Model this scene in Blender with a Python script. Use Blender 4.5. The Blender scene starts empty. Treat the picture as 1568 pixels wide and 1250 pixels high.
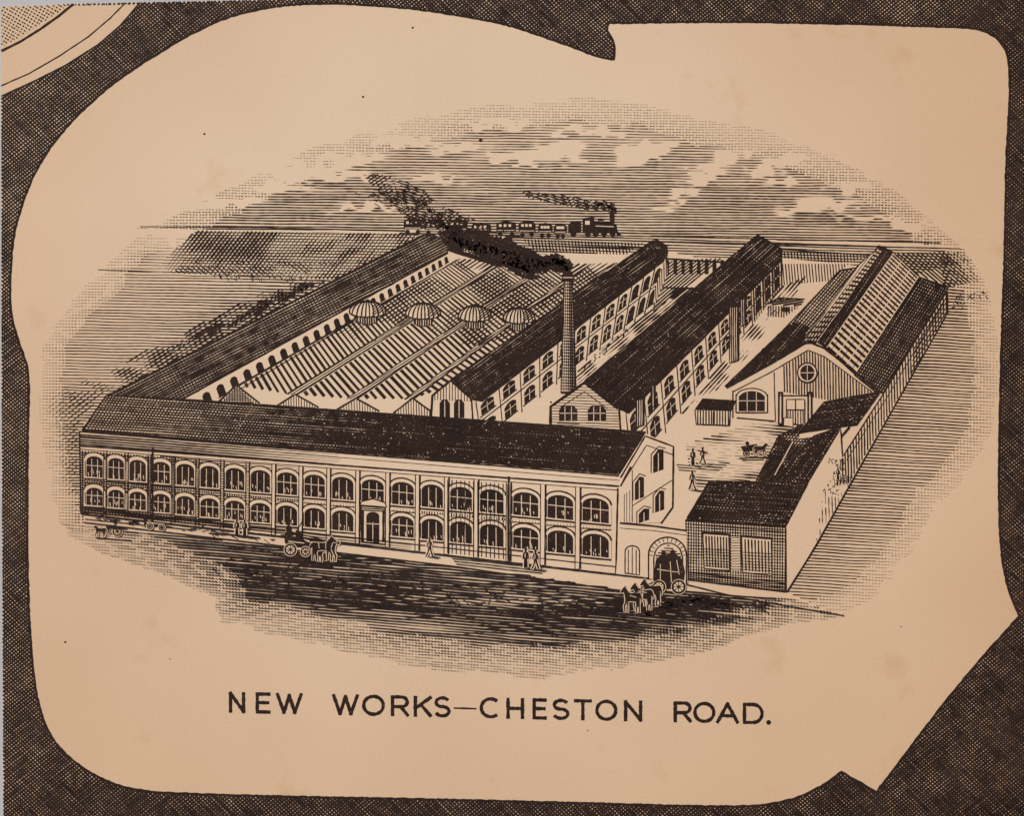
import bpy, math, random
import numpy as np
random.seed(4); rng=np.random.default_rng(4)
S=0.00025; CX,CY=784.0,625.0; STEP=0.006
INK,PAPER=0,1
# ------------------------------------------------------------ noise
def vn(x,y,sx,sy=None,seed=0):
    sy=sx if sy is None else sy
    x=np.asarray(x,float)/sx+seed*17.3; y=np.asarray(y,float)/sy+seed*9.7
    xi=np.floor(x); yi=np.floor(y); fx=x-xi; fy=y-yi
    fx=fx*fx*(3-2*fx); fy=fy*fy*(3-2*fy)
    def h(a,b):
        v=np.sin(a*127.1+b*311.7+seed*74.7)*43758.5453
        return v-np.floor(v)
    return (h(xi,yi)*(1-fx)+h(xi+1,yi)*fx)*(1-fy)+(h(xi,yi+1)*(1-fx)+h(xi+1,yi+1)*fx)*fy
def fbm(x,y,s,sy=None,seed=0):
    sy=s if sy is None else sy
    return .55*vn(x,y,s,sy,seed)+.3*vn(x,y,s/2,sy/2,seed+1)+.15*vn(x,y,s/4,sy/4,seed+2)
def sm(a,b,x):
    t=np.clip((x-a)/(b-a),0,1); return t*t*(3-2*t)
# ------------------------------------------------------------ store
G={}
CS=8.0; grid=np.zeros((190,230),int)
def cells(p):
    i=np.clip(((p[:,1]+120)/CS).astype(int),0,189); j=np.clip(((p[:,0]+120)/CS).astype(int),0,229)
    return i,j
def level(p):
    i,j=cells(p); m=0
    for di in(-1,0,1):
        for dj in(-1,0,1):
            m=max(m,int(grid[np.clip(i+di,0,189),np.clip(j+dj,0,229)].max()))
    grid[i,j]=m+1
    return (m+1)*STEP
def addg(g,verts,faces,mat,z):
    d=G.setdefault(g,dict(v=[],f=[],m=[],n=0))
    v=np.column_stack([(verts[:,0]-CX)*S,(CY-verts[:,1])*S,np.full(len(verts),z*S)])
    d['v'].append(v)
    for f in faces:
        d['f'].append(tuple(int(a)+d['n'] for a in f)); d['m'].append(mat)
    d['n']+=len(verts)
def resample(pts,st):
    pts=np.asarray(pts,float); out=[pts[0]]
    for a,b in zip(pts[:-1],pts[1:]):
        n=max(1,int(np.hypot(*(b-a))/st))
        for k in range(1,n+1): out.append(a+(b-a)*k/n)
    return np.array(out)
def inside(poly,x,y):
    poly=np.asarray(poly,float); r=np.zeros(np.shape(x),bool); n=len(poly)
    for i in range(n):
        x1,y1=poly[i]; x2,y2=poly[(i+1)%n]
        c=((y1>y)!=(y2>y)); r^= c&(x<(x2-x1)*(y-y1)/((y2-y1) if y2!=y1 else 1e-9)+x1)
    return r
def fill(g,poly,mat=PAPER):
    P=np.asarray(poly,float); E=resample(np.vstack([P,P[:1]]),5)
    x0,y0=P.min(0); x1,y1=P.max(0)
    X,Y=np.meshgrid(np.arange(x0,x1+1,6),np.arange(y0,y1+1,6)); X=X.ravel();Y=Y.ravel()
    k=inside(P,X,Y); pts=np.vstack([E,np.column_stack([X[k],Y[k]])])
    z=level(pts); addg(g,P,[tuple(range(len(P)))],mat,z)
def strip_geo(p,hw):
    t=np.gradient(p,axis=0); L=np.hypot(t[:,0],t[:,1]); L[L==0]=1; n=np.column_stack([-t[:,1]/L,t[:,0]/L])
    return np.vstack([p+n*hw[:,None],p-n*hw[:,None]])
def line(g,pts,w=1.6,w1=None,mat=INK,wob=.25,st=6):
    p=resample(pts,st)
    if len(p)<2:return
    hw=np.linspace(w,w if w1 is None else w1,len(p))/2
    hw=hw*(1+.3*(rng.random(len(p))-.5))
    if wob: p=p+(rng.random(p.shape)-.5)*wob
    v=strip_geo(p,hw); n=len(p)
    addg(g,v,[(i,i+1,n+i+1,n+i) for i in range(n-1)],mat,level(p))
def lines(g,L,w=1.4,mat=INK):
    """many separate strokes on one layer"""
    V=[];F=[];k=0;A=[]
    for pts in L:
        p=resample(pts,5)
        if len(p)<2: continue
        p=p+(rng.random(p.shape)-.5)*.2
        v=strip_geo(p,np.full(len(p),w/2)*(1+.35*(rng.random(len(p))-.5))); n=len(p)
        V.append(v);A.append(p);F+=[(k+i,k+i+1,k+n+i+1,k+n+i) for i in range(n-1)];k+=2*n
    if V: addg(g,np.vstack(V),F,mat,level(np.vstack(A)))
def hatch(g,polys,ang,pitch,tone,mat=INK,st=3.0,wob=.5,minw=.12,jit=.12,seed=1,maxw=1.06):
    if not isinstance(polys[0][0],(tuple,list,np.ndarray)): polys=[polys]
    a=math.radians(ang); d=np.array([math.cos(a),math.sin(a)]); n=np.array([-d[1],d[0]])
    segs=[]
    for P in polys:
        P=np.asarray(P,float); segs+= [(P[i],P[(i+1)%len(P)]) for i in range(len(P))]
    A=np.array([s[0] for s in segs]);B=np.array([s[1] for s in segs])
    sa=A@n; sb=B@n; ta=A@d; tb=B@d
    V=[];F=[];k=0;C=[]
    o=min(sa.min(),sb.min())+pitch*.5
    mx=max(sa.max(),sb.max())
    while o<mx:
        oo=o+(rng.random()-.5)*pitch*jit
        c=(sa>oo)!=(sb>oo)
        t=np.sort(ta[c]+(oo-sa[c])/(sb[c]-sa[c])*(tb[c]-ta[c]))
        for i in range(0,len(t)-1,2):
            t0,t1=t[i],t[i+1]
            if t1-t0<1.5: continue
            m=max(2,int((t1-t0)/st)+1); tt=np.linspace(t0,t1,m)
            off=oo+wob*(vn(tt,np.full(m,oo),40,9,seed)-.5)*2
            p=tt[:,None]*d+off[:,None]*n
            w=tone(p[:,0],p[:,1]) if callable(tone) else np.full(m,float(tone))
            w=np.minimum(w*(.82+.36*vn(tt,np.full(m,oo*3),7,1,seed+3)),maxw)*pitch
            on=w>minw*pitch
            hw=np.where(on,w,0)/2
            v=np.vstack([p+n*hw[:,None],p-n*hw[:,None]])
            f=[(k+q,k+q+1,k+m+q+1,k+m+q) for q in range(m-1) if on[q] or on[q+1]]
            if f: V.append(v);F+=f;C.append(p[on]);k+=2*m
        o+=pitch
    if V:
        addg(g,np.vstack(V),F,mat,level(np.vstack(C)))
def Pq(q):
    A,B,C,D=[np.array(a,float) for a in q]
    return lambda u,v:(A*(1-u)+B*u)*(1-v)+(D*(1-u)+C*u)*v
def outline(g,poly,w=1.8): line(g,list(poly)+[poly[0]],w)
def circ(cx,cy,rx,ry=None,a0=0,a1=360,n=24):
    ry=rx if ry is None else ry
    return [(cx+rx*math.cos(math.radians(a0+(a1-a0)*i/n)),cy+ry*math.sin(math.radians(a0+(a1-a0)*i/n))) for i in range(n+(a1-a0<360))]
def specks(g,poly,n,r=1.0,mat=PAPER):
    P=np.array(poly,float);x0,y0=P.min(0);x1,y1=P.max(0)
    x=x0+(x1-x0)*rng.random(n*3);y=y0+(y1-y0)*rng.random(n*3)
    k=inside(P,x,y)&(fbm(x,y,50,20,301)>.42); x=x[k][:n];y=y[k][:n]
    if len(x)==0:return
    V=[];F=[]
    for i,(a,b) in enumerate(zip(x,y)):
        q=r*(.4+rng.random()); V+=[(a-q,b),(a,b+q*.8),(a+q*1.2,b),(a,b-q*.7)];F.append((4*i,4*i+1,4*i+2,4*i+3))
    addg(g,np.array(V),F,mat,level(np.column_stack([x,y])))
# ------------------------------------------------------------ vignette
VG=[(60,560),(75,500),(110,455),(160,410),(185,380),(240,345),(330,298),(400,262),(480,225),(580,195),(700,165),(880,148),(1000,156),(1060,178),(1190,203),(1260,235),(1350,275),(1420,330),(1475,380),(1510,430),(1530,520),(1532,600),(1510,690),(1470,740),(1425,790),(1400,850),(1340,915),(1290,945),(1180,968),(1080,998),(960,1022),(850,1040),(700,1032),(560,1008),(430,975),(335,955),(325,915),(250,880),(150,845),(95,815),(72,740),(58,640)]
VGa=np.array(VG,float)
def edged(x,y):
    x=np.asarray(x,float);y=np.asarray(y,float)
    d=np.full(x.shape,1e9)
    for i in range(len(VGa)):
        a=VGa[i];b=VGa[(i+1)%len(VGa)];e=b-a
        t=np.clip(((x-a[0])*e[0]+(y-a[1])*e[1])/(e@e),0,1)
        d=np.minimum(d,np.hypot(x-a[0]-t*e[0],y-a[1]-t*e[1]))
    return d
def fade(x,y,w=45,lo=.35):
    d=edged(x,y)+14*(vn(x,y,30,12,5)-.5)
    f=lo+(1-lo)*sm(0,w,d)
    f=f*sm(-6,6,d)
    dots=(np.sin(x*2*math.pi/5.0)>-.25)
    return np.where((d<w*.8)&(~dots),f*.15,f)
# ------------------------------------------------------------ sky
clouds=[(470,262,60,12),(430,288,50,10),(540,246,40,9),(500,272,70,7),(860,228,40,10),(845,240,55,9),(700,228,40,7),(965,240,26,12),(1010,224,26,8),(1000,236,20,8),(1115,238,26,10),(1090,255,35,9),(1070,275,30,10),(1045,298,22,9),(1028,318,16,8),(1205,245,36,9),(1170,262,26,8),(1190,280,28,7),(1265,312,50,10),(1235,322,40,8),(1300,288,30,8),(620,218,50,7),(780,243,40,8),(350,312,60,6),(1330,332,50,6),(760,190,50,5),(560,318,60,6),(900,200,60,5),(1390,345,30,7),(660,275,40,5)]
def skytone(x,y):
    t=.32+.18*sm(200,330,y)+.34*(fbm(x,y,80,14,3)-.45)
    for cx,cy,rx,ry in clouds:
        wx=x+16*(vn(x,y,14,8,7)-.5)*2; wy=y+9*(vn(x,y,15,9,8)-.5)*2
        q=((wx-cx)/rx)**2+((wy-cy)/ry)**2
        t=t-.62*np.exp(-q**1.8)
        q2=((wx-cx-4)/(rx*1.1))**2+((wy-cy-ry*1.6)/(ry*.7))**2
        t=t+.13*np.exp(-q2)
    t=np.clip(t,0,.68)
    t=np.where(t<.14,0,t)
    return t*fade(x,y,50,.5)
sk=[(185,352),(240,345)]+[p for p in VG[6:18]]+[(1440,352),(1470,376),(950,360),(620,352)]
hatch('sky',sk,.6,4.2,skytone,st=1.5,wob=.7,jit=.1)
# ------------------------------------------------------------ fields (left)
def lf(x,y):
    base=.33+.18*(fbm(x,y,110,14,11)-.4)
    dd=(y-(360+(650-x)*.52))
    base=base+.24*sm(-120,0,dd)*sm(150,420,x)
    base=base-.22*sm(430,408,y)*sm(210,270,x)
    base=base+.20*sm(560,700,y)*sm(60,140,x)
    return np.clip(base,0,.75)*fade(x,y,45,.4)
leftpoly=[(620,352),(240,345),(185,380),(160,410),(110,455),(75,500),(58,560),(58,640),(72,740),(95,815),(128,815),(128,650),(170,605),(510,428),(650,362)]
hatch('field',leftpoly,1.0,4.6,lf,st=1.6,wob=.8)
hatch('field',[(118,650),(118,790),(80,790),(62,700),(58,600),(160,600)],-38,6.5,lambda x,y:.28*fade(x,y,60,.1),st=2)
hatch('field',[(505,432),(165,604),(110,640),(90,600),(300,500),(430,432)],-32,5,lambda x,y:.62*sm(.32,.7,fbm(x,y,50,18,23))*fade(x,y,60,.2),st=2)
line('field',[(150,413),(300,418),(430,424),(520,428)],1.4)
line('field',[(215,347),(420,349),(620,353)],1.6)
fp=[(300,353),(470,356),(645,358),(600,385),(512,428),(400,424),(262,416),(240,408)]
fs=lambda x,y:sm(235,330,x+(y-353)*.45)*(.75+.25*sm(430,395,y))
fill('field.001',fp)
hatch('field.001',fp,.8,4.4,lambda x,y:(.30+.2*fbm(x,y,60,14,5))*(.5+.5*fs(x,y)),st=2)
hatch('field.001',fp,-52,5.0,lambda x,y:(.25+.5*sm(.4,.7,fbm(x+y,y,40,30,9)))*fs(x,y),st=2)
hatch('field.001',[(290,395),(400,402),(560,400),(512,428),(400,424),(262,418)],40,5.0,lambda x,y:.5*sm(.35,.7,fbm(x,y,26,12,15))*fs(x,y),st=2)
def scrub(g,pts,n,r,sz=(2,6),w=2.2,ang=None):
    p=resample(pts,2);L=[]
    for i in range(n):
        c=p[rng.integers(len(p))]+(rng.normal(size=2))*r*np.array([1,.6])
        a=rng.random()*math.pi if ang is None else math.radians(ang+rng.normal()*22)
        l=sz[0]+rng.random()*(sz[1]-sz[0]); L.append([c,c+l*np.array([math.cos(a),math.sin(a)])])
    lines(g,L,w)
scrub('field.001',[(330,420),(420,424),(500,426)],40,4,(3,9),1.3,70)
hg=[(502,431),(450,434),(418,446),(400,456),(385,474),(340,494),(290,512),(300,522),(345,506),(390,484),(412,472),(440,460)]
hatch('hedge',hg,-35,3.6,lambda x,y:.95*sm(.34,.6,fbm(x,y,14,10,21)),st=1.6)
scrub('hedge',[(470,437),(440,448),(402,462),(385,478)],60,4,w=1.8)
scrub('hedge',[(340,498),(290,515),(250,545)],30,5,(2,5),w=1.5,ang=-30)
scrub('hedge',[(300,520),(230,560),(180,595)],30,5,w=1.3,ang=-30)
# ------------------------------------------------------------ background right (embankment, rails)
emb=[(700,363),(950,362),(1475,380),(1490,400),(1400,420),(1100,400),(1020,385),(760,392)]
hatch('railway_embankment',emb,1.9,4.2,lambda x,y:(.42+.3*(fbm(x,y,60,8,31)-.4))*fade(x,y,30,.4),st=2)
for k,(a,b) in enumerate([((640,354),(1440,372)),((780,364),(1470,381)),((800,376),(1000,380)),((1195,382),(1350,392))]):
    line('railway_embankment',[a,b],1.9)
hatch('railway_embankment',[(800,366),(985,372),(960,390),(820,386)],80,5,.42)
hatch('railway_embankment',[(1195,384),(1345,390),(1300,402),(1200,402)],84,5,.42)
rp=[(1440,395),(1475,380),(1510,430),(1530,520),(1532,600),(1510,690),(1470,740),(1425,790),(1400,850),(1340,915),(1290,945),(1200,905),(1450,480)]
def rf(x,y):
    b=.36+.18*(fbm(x,y,120,18,41)-.4)+.10*sm(470,400,y)
    dd=x-(1208+(905-y)*.56)
    b=b+.12*sm(90,0,dd)-.10*sm(760,900,y)
    return np.clip(b,0,.7)*fade(x,y,50,.4)
hatch('field.002',rp,3.2,4.8,rf,st=1.6,wob=.8)
hatch('field.002',[(1365,388),(1475,385),(1500,430),(1452,440),(1405,420)],40,4.6,lambda x,y:.55*fade(x,y,30,.4),st=2)
scrub('hedge.001',[(1455,470),(1475,455),(1500,450)],40,8,w=1.4)
# ------------------------------------------------------------ train
def train():
    g='steam_train'
    line(g,[(612,357),(955,364)],2.4)
    xs=[(618,646),(650,680),(686,716),(722,752),(760,790),(794,820),(824,846),(848,868)]
    for i,(a,b) in enumerate(xs):
        y=354+i*.9; h=15+5*rng.random()
        fill(g,[(a,y-h+4),(a+3,y-h+1),((a+b)/2,y-h-1),(b-3,y-h+1),(b,y-h+4),(b,y-3),(a,y-3)],INK)
        for k in range(3):
            x=a+4+k*(b-a-8)/3
            fill(g,[(x,y-h+4),(x+4,y-h+4),(x+4,y-h+8),(x,y-h+8)],PAPER)
        line(g,[(a+2,y-5),(b-2,y-5)],1,mat=PAPER)
        for x in(a+6,b-6): fill(g,circ(x,y+1,3.6,n=10),INK)
    fill(g,[(870,345),(874,340),(890,340),(890,357),(870,357)],INK)
    fill(g,[(892,334),(910,332),(910,340),(938,340),(944,344),(946,357),(892,357)],INK)
    fill(g,[(896,338),(903,338),(903,344),(896,344)],PAPER)
    fill(g,[(934,341),(933,328),(931,325),(943,325),(941,328),(941,341)],INK)
    fill(g,circ(920,338,5,4,180,360,8),INK)
    line(g,[(912,346),(940,347)],1.3,mat=PAPER)
    for x in(878,900,912,925,938): fill(g,circ(x,358,4.6,n=10),INK)
    fill(g,[(944,352),(953,361),(944,361)],INK)
train()
def smoke(g,P,seed,hi=.95,lo=.38,p=3.6,sc=26):
    f=lambda x,y:hi*sm(lo,lo+.22,fbm(x,y,sc,sc*.7,seed))
    hatch(g,P,18,p,f,st=1.6,wob=1.2,seed=seed); hatch(g,P,-35,p*1.2,lambda x,y:.75*hi*sm(lo+.05,lo+.3,fbm(x,y,sc*.8,sc*.6,seed+5)),st=1.6,wob=1.5,seed=seed+1)
smoke('train_smoke',[(942,326),(946,316),(930,308),(905,306),(870,300),(830,296),(795,292),(800,300),(850,312),(890,320),(925,322)],51,.55,.28,3.8,16)
scrub('train_smoke',[(942,322),(935,314),(915,312)],40,3,(2,5),1.8)
smoke('train_smoke.001',[(690,348),(720,338),(700,325),(670,310),(650,292),(615,275),(585,266),(556,268),(575,290),(600,312),(620,335),(640,348)],53,.6,.34,4,24)
scrub('train_smoke.001',[(600,285),(630,305),(660,325),(720,340),(760,350)],80,7,(3,8),1.4,25)
scrub('train_smoke.001',[(560,290),(600,300),(640,320)],60,12,(5,12),1.1,28)
# ------------------------------------------------------------ windows helper
def geo(n,r):
    w=np.array([r**(i/(n-1)) for i in range(n)]); w/=w.sum(); return np.concatenate([[0],np.cumsum(w)])
def wins(g,q,n,rows,r,fx=(.2,.8),mull=False):
    P=Pq(q);U=geo(n,r)
    for i in range(n):
        du=U[i+1]-U[i]; a=U[i]+du*fx[0]; b=U[i]+du*fx[1]; m=(a+b)/2
        for v0,v1 in rows:
            dv=(v1-v0)
            poly=[P(a,v1),P(a,v0+dv*.22),P(a+(m-a)*.5,v0+dv*.04),P(m,v0),P(b-(b-m)*.5,v0+dv*.04),P(b,v0+dv*.22),P(b,v1)]
            fill(g,poly,INK)
            if mull and i<n*.7:
                lines(g,[[P(m,v0+dv*.2),P(m,v1)],[P(a,v0+dv*.5),P(b,v0+dv*.5)]],.9,PAPER)
            line(g,[P(a-du*.08,v1+.02),P(b+du*.08,v1+.02)],1.5)
# ------------------------------------------------------------ left range
g='warehouse_building'
roof=[(160,608),(510,430),(645,361),(662,359),(690,372),(684,388),(275,614)]
wall=[(275,612),(686,386),(716,392),(345,618)]
fill(g,wall)
fill(g,roof)
hatch(g,roof,-27,3.9,lambda x,y:.74+.25*fbm(x,y,40,20,61),st=3)
hatch(g,roof,62,5.2,lambda x,y:.5*fbm(x,y,30,20,62),st=3)
outline(g,roof,2.4)
wq=[(278,611),(686,386),(690,403),(290,644)]
wins(g,wq,27,[(.26,.78)],.42,(.22,.74))
line(g,[(276,613),(686,387)],2.4); line(g,[(332,618),(700,398)],2)
# ------------------------------------------------------------ sawtooth shed
g='sawtooth_roof_shed'
sh=[(333,618),(700,399),(716,388),(790,388),(960,392),(930,420),(705,590),(662,640)]
fill(g,sh)
near=[(362,592),(452,606),(545,612),(632,612),(700,588)]
far=[(705,396),(775,400),(845,404),(905,404),(948,402)]
for i in range(4):
    A=near[i];B=far[i];C=far[i+1];D=near[i+1]
    q=[A,B,C,D]; P=Pq(q)
    n=52-4*i
    U=geo(n+6,.5)
    V=[]
    for k in range(0,n+5):
        u0=U[k];u1=U[k]+(U[k+1]-U[k])*(.42+.18*rng.random())
        dl=.15*(1-.45*u0); vt=.84
        c=[(u0,.04),(u1,.04),(u1-dl,vt),(u0-dl,vt)]
        if u0-dl<-.0:
            s=u0/dl*(vt-.04)+.04; c=[(u0,.04),(u1,.04),(max(u1-dl*(s-.04)/(vt-.04),0.002),s),(0,s)]
            if u0<.004: continue
        V.append([P(*z) for z in c])
    vv=np.vstack([np.array(v) for v in V]); addg(g,vv,[(4*k,4*k+1,4*k+2,4*k+3) for k in range(len(V))],INK,level(resample([P(0,.1),P(1,.1),P(1,.5),P(0,.5),P(0,.8),P(1,.8)],4)))
    hatch(g,[P(0,.86),P(1,.86),P(1,1),P(0,1)],-32,3.2,.5)
    hatch(g,[P(.4,.02),P(1,.02),P(1,.98),P(.4,.98)],-33,5,lambda x,y:.55*sm(.35,.65,fbm(x,y,60,30,70+i)),st=2)
    line(g,[P(0,0),P(1,0)],3.0,1.6); line(g,[P(0,.85),P(1,.85)],1.6,1.2)
    gx=A[0];gy=A[1]
    gp=[(gx-30,618+i*5),(gx,gy-2),(gx+36,618+i*6),(gx+36,640),(gx-30,640)]
    fill(g,gp); hatch(g,gp,88,4,.35); line(g,gp[:3],2.8)
hatch(g,[(338,618),(362,592),(395,622)],0,3.2,.6)
for i,(cx,cy) in enumerate([(563,475),(648,478),(727,482),(795,485)]):
    g='roof_ventilator' if i==0 else 'roof_ventilator.%03d'%i
    w=28-1.3*i
    base=[(cx-w*.55,cy+4),(cx+w*.55,cy+4),(cx+w*.52,cy+18),(cx+w*.25,cy+22),(cx-w*.25,cy+22),(cx-w*.52,cy+18)]
    fill(g,base); hatch(g,base,90,3.6,.75); outline(g,base,1.5)
    dome=circ(cx,cy+3,w,17,180,360,18)+circ(cx,cy+3,w,8,0,180,12)
    fill(g,dome)
    L=[]
    for s in(-.86,-.6,-.34,-.11,.11,.34,.6,.86):
        L.append([(cx+w*s*math.sin(a),cy+3-17*math.cos(a)+ (8*math.sqrt(1-s*s))*math.sin(a)**6) for a in np.linspace(.12,math.pi/2,7)])
    lines(g,L,2.3)
    hatch(g,circ(cx,cy+3,w,17,290,360,6)+[(cx+w*.2,cy+10)],-40,3.4,.6)
    line(g,dome+[dome[0]],2.4)
    fill(g,circ(cx,cy-14,3.5,3,n=8),INK)
# ------------------------------------------------------------ yard ground
g='factory_yard'
fill(g,[(738,655),(1015,430),(1025,395),(1195,395),(1300,405),(1440,440),(1345,620),(1205,810),(1050,815),(1000,800),(980,660)])
hatch(g,[(1000,470),(1020,400),(1110,395),(1000,480)],-40,4,.6)
hatch(g,[(1195,404),(1300,404),(1270,430),(1170,440)],85,4.5,.4)
hatch(g,[(1000,440),(1070,440),(900,590),(860,600),(840,620)],-40,4.6,lambda x,y:.7*sm(.3,.7,fbm(x,y,30,20,81)))
hatch(g,[(1195,440),(1240,420),(1110,590),(1060,620),(1020,665)],-48,5,lambda x,y:.6*sm(.3,.7,fbm(x,y,30,20,82)))
hatch(g,[(1050,680),(1180,640),(1230,650),(1160,735),(1060,750)],4,4.6,lambda x,y:.5*sm(.42,.75,fbm(x,y,60,14,83))+.12)
hatch(g,[(1035,710),(1120,708),(1100,722),(1040,722)],4,4,.45)
scrub(g,[(960,500),(930,530),(900,560)],40,5,(2,6),1.8)
lines(g,[[(1022+i*12,398),(1022+i*12,420)] for i in range(8)],5.5)
line(g,[(1018,396),(1110,402)],3)
line(g,[(1000,440),(1070,442)],2.4)
# ------------------------------------------------------------ generic range
def rng_building(g,roof,wq,n,r,gable,seed,shade,rows=((.16,.42),(.58,.88))):
    fill(g,wq); fill(g,gable); fill(g,roof,PAPER)
    wins(g,wq,n,rows,r,(.16,.74),True)
    P=Pq(wq)
    line(g,[P(0,.52),P(1,.52)],1.4,1); line(g,[P(0,.03),P(1,.03)],2.6,1.8)
    U=geo(n,r); lines(g,[[P(u,.04),P(u,1)] for u in U],1.5)
    hatch(g,roof,shade[0],3.9,lambda x,y:.80+.3*fbm(x,y,50,30,seed),st=3)
    hatch(g,roof,shade[1],4.8,lambda x,y:.66*sm(.1,.8,fbm(x,y,40,30,seed+4)),st=3)
    specks(g,roof,60,.8)
    outline(g,roof,2.6)
g='workshop_building'
w2=[(728,612),(1020,392),(1001,470),(738,680)]
gab2=[(658,645),(662,606),(690,584),(724,612),(740,650)]
roof2=[(690,582),(1000,368),(1022,384),(1020,396),(738,614),(722,611)]
rng_building(g,roof2,w2,12,.45,gab2,91,(-36,50))
line(g,[(660,640),(662,606),(690,583),(722,611)],3.4)
for cx in(681,703): fill(g,[(cx-8,640),(cx-8,618),(cx-4,612),(cx+4,612),(cx+8,618),(cx+8,640)],INK); line(g,[(cx,614),(cx,640)],1.2,mat=PAPER)
hatch(g,[(662,608),(690,586),(722,611),(722,615),(664,613)],90,4.5,.3); line(g,[(722,611),(724,645)],2.4)
fill(g,[(1000,366),(1022,383),(1022,376),(1006,366)],INK)
fill(g,[(1020,392),(1022,420),(1001,470),(1003,440)]); hatch(g,[(1020,392),(1022,420),(1001,470),(1003,440)],88,3.4,.5)
# ------------------------------------------------------------ chimney
g='chimney_stack'
ch=[(864,424),(876,424),(882,602),(859,602)]
fill(g,ch)
hatch(g,ch,89,3.0,lambda x,y:.38+.6*sm(867,878,x),st=5)
hatch(g,ch,3,4.6,lambda x,y:.3+.25*sm(864,876,x))
outline(g,ch,1.9)
cap=[(861,430),(860,424),(862,420),(861,416),(878,416),(877,420),(879,424),(878,430)]
fill(g,cap,INK); line(g,[(862,425),(877,425)],1.3,mat=PAPER)
# ------------------------------------------------------------ workshop 2 (range 3)
g='workshop_building.001'
w3=[(958,630),(1197,396),(1197,438),(968,728)]
gab3=[(842,655),(843,623),(895,587),(946,626),(950,665)]
roof3=[(895,584),(1160,360),(1197,381),(1196,398),(962,632),(944,624)]
rng_building(g,roof3,w3,12,.5,gab3,95,(-42,38),((.12,.40),(.54,.84)))
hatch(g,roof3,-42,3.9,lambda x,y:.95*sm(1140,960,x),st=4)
specks(g,roof3,60,.8)
hatch(g,gab3,2,4.2,.28)
line(g,[(843,652),(843,623),(895,586),(946,626)],4.4)
line(g,[(858,624),(895,600),(930,626)],1.4)
for cx in(870,914):
    fill(g,[(cx-14,645),(cx-14,628),(cx-8,621),(cx+8,621),(cx+14,628),(cx+14,645)],INK)
    lines(g,[[(cx-5,623),(cx-5,645)],[(cx+5,623),(cx+5,645)],[(cx-13,633),(cx+13,633)]],1.1,PAPER)
    line(g,[(cx-17,648),(cx+17,649)],1.5)
line(g,[(948,626),(950,660)],2.6)
for (x,y0,y1,w) in[(1124,470,556,14),(1138,458,500,8),(980,612,655,12),(1000,590,625,6)]:
    p=[(x-w/2,y0),(x+w/2,y0-4),(x+w/2,y1-4),(x-w/2,y1)]
    fill(g,p); hatch(g,p,90,3.2,.7); outline(g,p,2); fill(g,[(x-w/2-2,y0-4),(x+w/2+2,y0-7),(x+w/2+2,y0),(x-w/2-2,y0+2)],INK)
hatch(g,[(1150,445),(1197,398),(1197,438),(1150,500)],88,3.6,.4)
g='yard_shed'
hatch(g,[(1172,466),(1192,456),(1232,458),(1226,468)],-10,3.4,.7)
hatch(g,[(1174,468),(1222,470),(1200,486),(1174,484)],90,4,.42); line(g,[(1172,466),(1192,456),(1232,458)],1.6)
fill(g,circ(1203,474,7,4,n=10),INK)
# ------------------------------------------------------------ foundry complex
g='foundry_building'
fw=[(1112,592),(1180,556),(1225,528),(1237,522),(1262,534),(1348,600),(1300,650),(1232,660),(1185,645),(1128,642),(1122,596)]
fill(g,fw)
r1=[(1110,592),(1200,505),(1286,414),(1312,410),(1226,528),(1180,556)]
r1b=[(1226,526),(1312,408),(1344,380),(1352,384),(1252,524),(1237,521)]
r2=[(1252,524),(1345,376),(1367,386),(1266,532)]
r3=[(1264,532),(1367,386),(1408,424),(1310,574)]
r4=[(1308,574),(1407,424),(1452,440),(1352,602),(1340,600)]
for r,a,t in((r1,-50,.62),(r2,-56,1.0),(r4,-57,.86)):
    fill(g,r); hatch(g,r,a,3.9,lambda x,y,t=t:t+.25*(fbm(x,y,40,30,101)-.5),st=3); hatch(g,r,a+80,5,.5 if t>.7 else .3,st=3); outline(g,r,2.4)
fill(g,r1b); hatch(g,r1b,-54,3.8,.3); outline(g,r1b,1.6)
P=Pq([r1b[0],r1b[2],r1b[3],r1b[4]])
lines(g,[[P(u,.1),P(u,.9)] for u in geo(22,.6)],3.2)
fill(g,r3); P=Pq(r3)
U=geo(25,.55)
vv=[]
for k in range(25):
    u0=U[k];u1=u0+(U[k+1]-u0)*.5; vv+=[P(u0,.04),P(u1,.04),P(u1,.96),P(u0,.96)]
addg(g,np.array(vv),[(4*k,4*k+1,4*k+2,4*k+3) for k in range(25)],INK,level(resample([P(0,.1),P(1,.1),P(1,.5),P(0,.5),P(0,.9),P(1,.9)],4)))
lines(g,[[P(0,v),P(1,v)] for v in(.34,.67)],1.2,PAPER)
lines(g,[[P(0,v),P(1,v)] for v in(.15,.5,.85)],.9)
outline(g,r3,2.4)
hatch(g,[(1110,592),(1200,505),(1215,492),(1238,500),(1226,528),(1180,556)],-50,3.4,1.0)
hatch(g,[(1226,526),(1262,478),(1286,484),(1252,524)],-54,3.6,.5)
line(g,[(1112,594),(1180,557),(1237,523),(1262,533),(1350,602)],3.2)
line(g,[(1122,600),(1180,570),(1237,536),(1262,546),(1335,600)],1.2)
line(g,[(1122,598),(1122,640)],1.8); line(g,[(1185,570),(1187,645)],1.4)
hatch(g,[(1200,560),(1237,536),(1262,546),(1335,600),(1280,615),(1200,600)],89,4.4,.42)
fill(g,circ(1236,571,15,15),PAPER); outline(g,circ(1236,571,15,15)[:-1],2.4); fill(g,circ(1236,571,11,12),INK)
lines(g,[[(1225,571),(1247,571)],[(1236,560),(1236,582)]],1.1,PAPER)
ar=[(1127,632),(1127,604)]+circ(1151,608,24,13,190,350,10)+[(1175,604),(1175,632)]
fill(g,ar,PAPER); outline(g,ar,2)
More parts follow.
